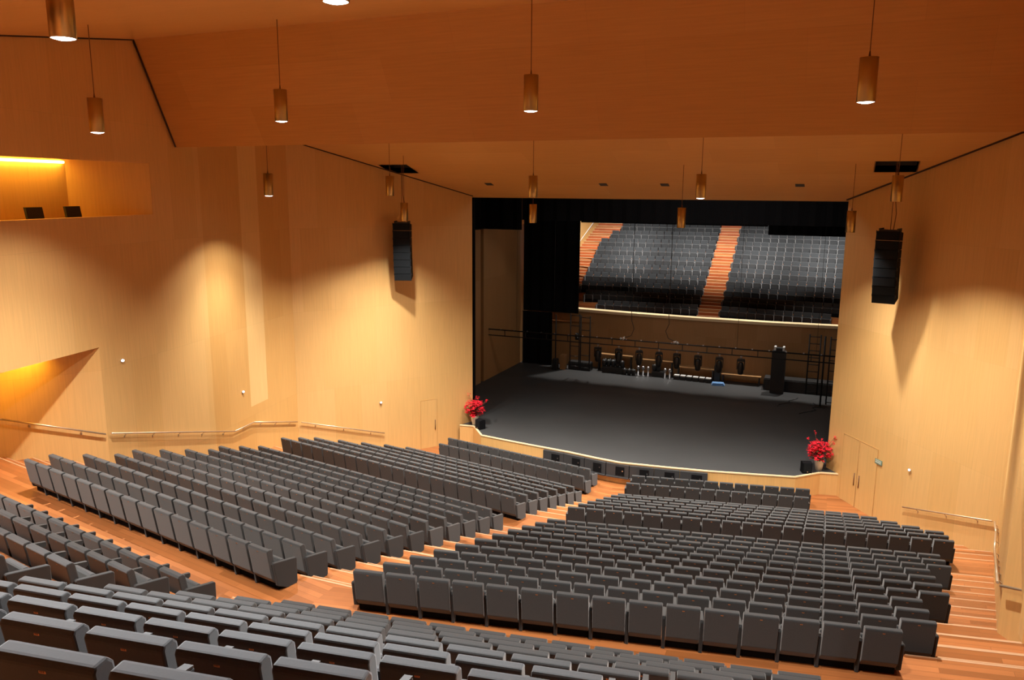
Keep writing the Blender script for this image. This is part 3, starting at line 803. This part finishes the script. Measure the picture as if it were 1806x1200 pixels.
# doors
def panel_on_W1(s, t0, t1, z0, z1, name, n=None):
    a = Vector(onW1(s, t0, z0)); b = Vector(onW1(s, t1, z0)); nn = Vector(n1(s))
    return a, b, nn
def door(s, t0, t1, h, num, hinge):
    a = Vector(onW1(s, t0, 0)); b = Vector(onW1(s, t1, 0)); nn = Vector(n1(s)); d = (b - a); L = d.length; e = d.normalized()
    m_ = MB(); q = [a + nn * .012, b + nn * .012, b + nn * .012 + Vector((0, 0, h)), a + nn * .012 + Vector((0, 0, h))]
    m_.prism(q, -nn * .02, 0, [(.3, 0), (.3 + L, 0), (.3 + L, h), (.3, h)])
    o = m_.build('door_%d' % num, M['wall']); o['kind'] = 'structure'
    m_ = MB()
    for u0, u1, z0, z1 in ((0, L, h, h + .010), (-.007, 0, 0, h + .010), (L, L + .007, 0, h + .010)):
        m_.prism([a + e * u0 + nn * .012 + Vector((0, 0, z0)), a + e * u1 + nn * .012 + Vector((0, 0, z0)), a + e * u1 + nn * .012 + Vector((0, 0, z1)), a + e * u0 + nn * .012 + Vector((0, 0, z1))], nn * .006)
    m_.build('door_gap', M['doorgap'], o)
    hu = L * .88 if hinge == 'far' else L * .12
    hp = a + e * hu + nn * .03
    m_ = MB(); m_.tube(hp + Vector((0, 0, .82)), hp + Vector((0, 0, 1.30)), .018, n=8)
    for zz in (.86, 1.26): m_.tube(hp + Vector((0, 0, zz)), hp - nn * .03 + Vector((0, 0, zz)), .01, n=6)
    m_.build('door_handle', M['cable'], o)
door(-1, .222, .318, 2.28, 1, 'near')
door(1, .115, .222, 2.62, 2, 'far'); door(1, .228, .345, 2.62, 3, 'near')
# exit sign
c = Vector(onW1(1, .354, 2.18)); nn = Vector(n1(1)); e = (Vector(onW1(1, .5, 0)) - Vector(onW1(1, .3, 0))).normalized()
def quad_on(c, u0, u1, z0, z1, off, th, mat, name, par=None):
    m_ = MB(); m_.prism([c + e * u0 + nn * off + Vector((0, 0, z0)), c + e * u1 + nn * off + Vector((0, 0, z0)), c + e * u1 + nn * off + Vector((0, 0, z1)), c + e * u0 + nn * off + Vector((0, 0, z1))], nn * th)
    return m_.build(name, mat, par)
sg = quad_on(c, -.19, .19, -.09, .09, .0, .02, M['sign'], 'exit_sign'); tag(sg, 'small dark green exit sign on the right wall above the double doors', 'sign')
m_ = MB()
for (u0, u1, z0, z1) in ((-.15, .15, .035, .055), (-.15, -.11, -.05, .01), (-.09, -.05, -.05, .01), (-.03, .01, -.05, .01), (.03, .07, -.05, .01), (.09, .13, -.05, .01)):
    m_.prism([c + e * u0 + nn * .02 + Vector((0, 0, z0)), c + e * u1 + nn * .02 + Vector((0, 0, z0)), c + e * u1 + nn * .02 + Vector((0, 0, z1)), c + e * u0 + nn * .02 + Vector((0, 0, z1))], nn * .003)
m_.build('lettering', M['signtext'], sg)

# ------------------------------------------------------------------ flower pots and stage monitors
def flowers(x, y, label, seed):
    random.seed(seed)
    t = empty('flower_arrangement', (x, y, ZS), 0, label=label, cat='flowers', group='red flower arrangements at the stage corners')
    m_ = MB(); m_.lathe([(0, 0), (.125, 0), (.19, .42), (.20, .44), (.175, .44), (.165, .40), (0, .40)], 24); m_.build('pot', M['pot'], t)
    b_ = MB(); lf = MB(); sm = MB()
    def bloom(c, r):
        c = Vector(c)
        for k in range(6):
            a = 2 * math.pi * k / 6 + random.random(); up = random.uniform(-.4, .5)
            d = Vector((math.cos(a), math.sin(a), up)).normalized(); w = d.cross(Vector((0, 0, 1))).normalized()
            b_.face([c, c + d * r * .55 + w * r * .32, c + d * r, c + d * r * .55 - w * r * .32], None, 0)
        b_.blob(c, r * .24)
    for k in range(115):
        a = random.random() * 6.283; rr = .46 * math.sqrt(random.random()); h = .50 + .62 * random.random()
        env = 1 - abs(h - .78) / .55
        rr *= max(.35, min(1, env + .35))
        p = (rr * math.cos(a), rr * math.sin(a), h); bloom(p, random.uniform(.09, .14))
        if k % 3 == 0: sm.tube((0, 0, .38), p, .006, n=4)
    for k in range(60):
        a = random.random() * 6.283; rr = .36 * math.sqrt(random.random()); h = .42 + .5 * random.random(); c = Vector((rr * math.cos(a), rr * math.sin(a), h))
        d = Vector((math.cos(a), math.sin(a), random.uniform(-.5, .3))).normalized(); w = d.cross(Vector((0, 0, 1))).normalized()
        lf.face([c, c + d * .07 + w * .03, c + d * .14, c + d * .07 - w * .03])
    for k in range(7):
        a = random.random() * 6.283; rr = random.uniform(.25, .58); h = random.uniform(1.15, 1.5); p = Vector((rr * math.cos(a), rr * math.sin(a), h))
        sm.path([(0, 0, .5), (p.x * .5, p.y * .5, h * .75), p], .006, 4)
        for q in range(4): bloom(p + Vector((random.uniform(-.06, .06), random.uniform(-.06, .06), random.uniform(-.08, .06))), .05)
    b_.build('blossoms', M['red'], t, weld=False); lf.build('leaves', M['green'], t, weld=False); sm.build('stems', M['stem'], t, weld=False)
flowers(7.60, 32.33, 'white pot of red flowers at the right corner of the stage', 3)
flowers(-7.55, 32.36, 'white pot of red flowers at the left corner of the stage', 5)
def monitor(x, y, rz, label):
    t = empty('stage_monitor', (x, y, ZS), rz, label=label, cat='loudspeaker', group='black stage monitors')
    m_ = MB(); m_.prism([(-.18, yy, zz) for yy, zz in ((-.16, 0), (.16, 0), (.16, .42), (.05, .46), (-.16, .42))], (.36, 0, 0)); bx = m_.build('cabinet', M['black'], t)
    m_ = MB(); m_.box(-.15, .15, -.175, -.16, .05, .40); m_.build('grille', M['grille'], bx)
    m_ = MB(); m_.box(-.02, .02, -.183, -.175, .06, .09); m_.build('badge', M['silver'], bx)
monitor(7.15, 31.85, R(20), 'black loudspeaker beside the right flower pot')
monitor(-7.05, 31.9, R(-30), 'black loudspeaker beside the left flower pot')

# ------------------------------------------------------------------ stage rigging and equipment
BY = 41.0; BZ = 3.86
def batten():
    t = empty('lighting_batten', (-1.6, BY, BZ), 0, label='long black lighting bar hung across the stage', cat='lighting bar')
    m_ = MB(); m_.tube((-9.6, 0, 0), (9.9, 0, 0), .035); m_.build('upper_tube', M['blackmetal'], t)
    m_ = MB(); m_.tube((-9.6, 0, -.34), (9.9, 0, -.34), .028); m_.build('lower_tube', M['blackmetal'], t)
    for k in range(16):
        x = -9.4 + k * 1.27; m_ = MB(); m_.box(x - .02, x + .02, -.015, .015, -.34, 0); m_.build('brace', M['blackmetal'], t)
    for k in range(24):
        x = -9.2 + k * .82; m_ = MB(); m_.box(x - .035, x + .035, -.03, .03, .02, .065); m_.build('socket', M['silver'], t)
batten()
for x, nm, z1 in ((-2.35, 'left', 13.9), (-.35, 'right', 13.9)):
    m_ = MB(); m_.path([(x, BY, 13.9), (x, BY, 5.3), (x + .03, BY, 4.9), (x + (.16 if nm == 'left' else -.14), BY, 4.5), (x + .02, BY, 4.12), (x - (.3 if nm == 'left' else -.35), BY, 4.0)], .016, 6)
    tag(m_.build('hanging_cable', M['blackmetal']), 'black cable hanging down to the lighting bar, the %s one' % nm, 'cable', 'cables hanging to the lighting bar')
    m_ = MB(); m_.blob((x - (.35 if nm == 'left' else -.4), BY, 3.97), .13, 0, .6); m_.blob((x - (.5 if nm == 'left' else -.55), BY, 3.95), .09)
    m_.v = [(a, b - .17, c) for a, b, c in m_.v]; tag(m_.build('cable_connector', M['white']), 'pale coiled connector on the lighting bar below the %s cable' % nm, 'connector', 'connectors on the lighting bar')
for x in (-6.75, -9.0, 7.0, 3.2):
    m_ = MB(); m_.tube((x, BY, BZ), (x, BY, 13.9), .008, n=5)
    tag(m_.build('suspension_wire', M['blackmetal']), 'thin wire rising from the lighting bar at the %s' % {-6.75: 'left of the rear opening', -9.0: 'far left', 7.0: 'far right', 3.2: 'right of the stair'}[x], 'wire', 'wires of the lighting bar')
def moving_head(x, label, rz=0, sc_=1.0):
    t = empty('stage_light', (x, BY, BZ - .37), rz, label=label, cat='stage light', group='black stage lights under the bar')
    m_ = MB(); m_.box(-.05, .05, -.04, .04, -.03, -.002); m_.tube((0, 0, -.16), (0, 0, -.02), .03); m_.build('clamp', M['silver'], t)
    m_ = MB(); m_.box(-.16, .16, -.12, .12, -.27, -.14); m_.build('base', M['blackmetal'], t)
    m_ = MB(); m_.box(-.20, -.16, -.05, .05, -.70, -.20); m_.box(.16, .20, -.05, .05, -.70, -.20); m_.box(-.20, .20, -.05, .05, -.25, -.19); m_.build('yoke', M['blackmetal'], t)
    m_ = MB(); m_.lathe([(0, -.95), (.10, -.95), (.14, -.88), (.155, -.60), (.13, -.38), (.08, -.32), (0, -.31)], 18); h = m_.build('head', M['blackmetal'], t)
    m_ = MB(); m_.lathe([(0, -.965), (.085, -.955), (.09, -.945)], 16); m_.build('lens', M['grille'], h)
for k, x in enumerate((-4.17, -2.99, -1.86, -.79, .17, 1.27, 2.36, 3.44)):
    moving_head(x, 'black stage light under the bar, %s from the left' % ordn[k + 1], random.uniform(-.3, .3))
def ladder(x0, x1, y, z0, z1, label, rungs):
    t = empty('hanging_ladder', (x0, y, z0), 0, label=label, cat='ladder', group='black lighting ladders')
    for x in (0, x1 - x0):
        m_ = MB(); m_.tube((x, 0, 0), (x, 0, z1 - z0), .035, n=8); m_.build('upright', M['blackmetal'], t)
    for k in range(rungs):
        z = .12 + (z1 - z0 - .24) * k / (rungs - 1); m_ = MB(); m_.tube((0, 0, z), (x1 - x0, 0, z), .022, n=6); m_.build('rung', M['blackmetal'], t)
ladder(-6.50, -5.95, 43.2, 1.5, 4.75, 'left black lighting ladder of the pair at the left of the rear wall', 6)
ladder(-5.80, -5.25, 43.0, 1.5, 4.70, 'right black lighting ladder of the pair at the left of the rear wall', 5)
ladder(6.62, 7.15, 42.0, 1.6, 4.72, 'black lighting ladder at the right of the rear wall', 9)
ladder(7.62, 8.05, 42.6, 1.0, 4.55, 'black lighting ladder beside the right proscenium edge', 7)
for x, y, z1, lab in ((-8.3, 45.75, 4.2, 'thin black stand at the left end of the rear wall'), (7.35, 42.4, 4.6, 'black post right of the right lighting ladder')):
    m_ = MB(); m_.tube((x, y, ZS + .02), (x, y, z1), .045, n=8); m_.box(x - .25, x + .25, y - .25, y + .25, ZS, ZS + .03); tag(m_.build('lighting_stand', M['blackmetal']), lab, 'stand', 'black lighting stands')
# lamp hanging by the left ladders
t = empty('spotlight', (-5.95, 42.8, 3.5), 0, label='shiny spotlight clamped to the ladders at left', cat='spotlight')
m_ = MB(); m_.lathe([(0, -.2), (.12, -.2), (.14, .1), (.06, .2), (0, .2)], 14); m_.build('housing', M['blackmetal'], t)
m_ = MB(); m_.blob((-.03, -.12, .16), .07); m_.blob((.05, -.1, -.05), .05); m_.build('reflector', M['silver'], t)
def crate(x, y, w, d, h, mat, name, label, cat, group=None, z=ZS, rz=0, lid=None, lidh=.05):
    t = empty(name, (x, y, z), rz, label=label, cat=cat)
    if group: t['group'] = group
    m_ = MB(); m_.box(-w / 2, w / 2, -d / 2, d / 2, 0, h); b_ = m_.build('body', M[mat], t); bevel(b_, .015)
    m_ = MB(); m_.box(-w / 2 + .02, w / 2 - .02, -d / 2 + .02, d / 2 - .02, h, h + lidh); m_.build('lid', M[lid or mat], t)
    return t
crate(-7.62, 45.3, .34, .45, .85, 'stagewall', 'lectern', 'narrow wooden lectern at the left of the stage rear wall', 'lectern')
crate(-8.02, 44.95, .30, .45, .62, 'blackmetal', 'equipment_case', 'small black case left of the wooden lectern', 'case', 'black equipment cases')
# heap of lamps and cables
def par_lamp(x, y, z, label, tilt, mat='blackmetal'):
    t = empty('floor_lamp', (x, y, z), random.uniform(0, 6), label=label, cat='stage lamp', group='stage lamps lying at the rear wall')
    m_ = MB(); m_.lathe([(0, 0), (.10, 0), (.13, .12), (.13, .34), (.115, .36), (0, .30)], 14); o_ = m_.build('housing', M[mat], t)
    m_ = MB(); m_.blob((.02, 0, .37), .055); m_.blob((-.06, .03, .36), .025); m_.build('reflector', M['silver'], t)
random.seed(11)
names_ = iter(['first', 'second', 'third', 'fourth', 'fifth', 'sixth', 'seventh', 'eighth', 'ninth', 'tenth', 'eleventh', 'twelfth', 'thirteenth', 'fourteenth'])
crate(-4.5, 45.6, 1.3, .55, .36, 'blackmetal', 'equipment_case', 'wide black case carrying a heap of stage lamps', 'case', 'black equipment cases')
for k in range(9):
    par_lamp(-5.05 + (k % 5) * .28, 45.45 + (k // 5) * .3, ZS + .41, 'black stage lamp lying on the wide case, %s from the left' % ordn[k + 1], 0)
for k in range(3): par_lamp(-3.72 + k * .27, 45.3, ZS, 'black stage lamp on the floor right of the heap, %s' % ('leftmost', 'middle one', 'rightmost')[k], 0)
for k, x in enumerate((-2.92, -2.62, -2.32)):
    t = empty('chrome_stand', (x, 45.4, ZS), 0, label='bright metal stand on the stage floor, %s of three' % ('left', 'middle', 'right')[k], cat='stand', group='bright metal stands at the rear wall')
    m_ = MB(); m_.lathe([(0, 0), (.11, 0), (.11, .03), (.05, .05), (.045, .42), (0, .42)], 14); m_.build('column', M['silver'], t)
    m_ = MB(); m_.lathe([(0, .40), (.08, .42), (.10, .52), (.05, .60), (0, .61)], 14); m_.build('head', M['silver'], t)
crate(-1.75, 45.7, .75, .5, .30, 'blackmetal', 'equipment_case', 'low black case between the metal stands', 'case', 'black equipment cases')
for k, x in enumerate((-2.0, -1.75)): par_lamp(x, 45.6, ZS + .35, 'stage lamp on the low case, %s one' % ('left', 'right')[k], 0)
for k, x in enumerate((-1.30, -1.02)):
    t = empty('chrome_stand', (x, 45.35, ZS), 0, label='bright metal stand right of the low case, %s of the pair' % ('left', 'right')[k], cat='stand', group='bright metal stands at the rear wall')
    m_ = MB(); m_.lathe([(0, 0), (.11, 0), (.11, .03), (.05, .05), (.045, .42), (0, .42)], 14); m_.build('column', M['silver'], t)
    m_ = MB(); m_.lathe([(0, .40), (.08, .42), (.10, .52), (.05, .60), (0, .61)], 14); m_.build('head', M['silver'], t)
for k in range(6):
    crate(-.62 + k * .37, 45.45 - .02 * k, .33, .34, .22, 'blackmetal', 'lamp_box', 'small black lamp box with pale top, %s in the row' % ordn[k + 1], 'box', 'pale-topped lamp boxes', lid='white', lidh=.05)
t = empty('folded_cloth', (1.83, 45.0, ZS), R(8), label='folded blue cloth on the stage floor right of the lamp boxes', cat='cloth')
for k in range(3):
    m_ = MB(); m_.box(-.36 + .02 * k, .36 - .03 * k, -.24 + .02 * k, .24, .045 * k, .045 * k + .043); m_.build('fold', M['blue'], t)
# benches and low black podium along the rear wall
def bench(x0, x1, y, z, label):
    t = empty('bench', ((x0 + x1) / 2, y, ZS), 0, label=label, cat='bench', group='pale benches at the rear wall'); w = (x1 - x0) / 2
    m_ = MB(); m_.box(-w, w, -.2, .2, z - ZS - .06, z - ZS); m_.build('seat', M['stagewall'], t)
    for sx in (-w + .1, w - .1): m_ = MB(); m_.box(sx - .03, sx + .03, -.18, .18, 0, z - ZS - .06); m_.build('leg', M['blackmetal'], t)
bench(-5.6, -3.4, 45.95, 1.95, 'pale bench behind the heap of lamps'); bench(-3.1, -.9, 45.9, 1.85, 'pale bench behind the metal stands')
bench(-.7, 1.5, 45.85, 1.62, 'pale bench behind the lamp boxes'); bench(1.9, 4.1, 45.75, 1.45, 'pale bench right of the blue cloth')
crate(-6.6, 45.6, 1.4, .6, .45, 'blackmetal', 'equipment_case', 'long black case right of the wooden lectern', 'case', 'black equipment cases')
crate(1.68, 45.6, .34, .34, 1.0, 'blackmetal', 'equipment_case', 'upright black case behind the blue cloth', 'case', 'black equipment cases')
crate(6.3, 45.4, 4.0, .9, .62, 'blackmetal', 'podium', 'long low black podium at the right of the stage rear wall', 'podium')
crate(5.05, 44.6, .72, .6, 2.3, 'blackmetal', 'equipment_rack', 'tall black equipment rack with pale unit on top', 'rack')
t = empty('control_unit', (5.05, 44.6, ZS + 2.36), 0, label='pale control unit on top of the tall black rack', cat='equipment')
m_ = MB(); m_.box(-.28, .28, -.2, .2, 0, .16); m_.build('body', M['blackmetal'], t)
for sx in (-.22, .22): m_ = MB(); m_.box(sx - .05, sx + .05, -.22, .22, .02, .22); m_.build('handle', M['white'], t)
# cables on the stage floor
for k, (x, y) in enumerate(((6.2, 44.0), (7.0, 43.0))):
    m_ = MB(); pts = [(x, y, ZS + .015)]
    for q in range(7): pts.append((pts[-1][0] + random.uniform(-.35, .25), pts[-1][1] - .35, ZS + .015))
    m_.path(pts, .014, 5); tag(m_.build('floor_cable', M['blackmetal']), 'black cable lying on the stage floor at right, %s one' % ('rear', 'front')[k], 'cable', 'cables on the stage floor')

# ------------------------------------------------------------------ world and view
w = bpy.data.worlds.new('world'); sc.world = w; w.use_nodes = True
w.node_tree.nodes['Background'].inputs[0].default_value = (.02, .015, .01, 1); w.node_tree.nodes['Background'].inputs[1].default_value = .3
sc.view_settings.view_transform = 'Standard'; sc.view_settings.look = 'None'; sc.view_settings.gamma = 1
sc.view_settings.exposure = .85
sc.cycles.max_bounces = 10; sc.cycles.diffuse_bounces = 8; sc.cycles.glossy_bounces = 4
sc.cycles.use_denoising = True
sc.cycles.sample_clamp_indirect = 8
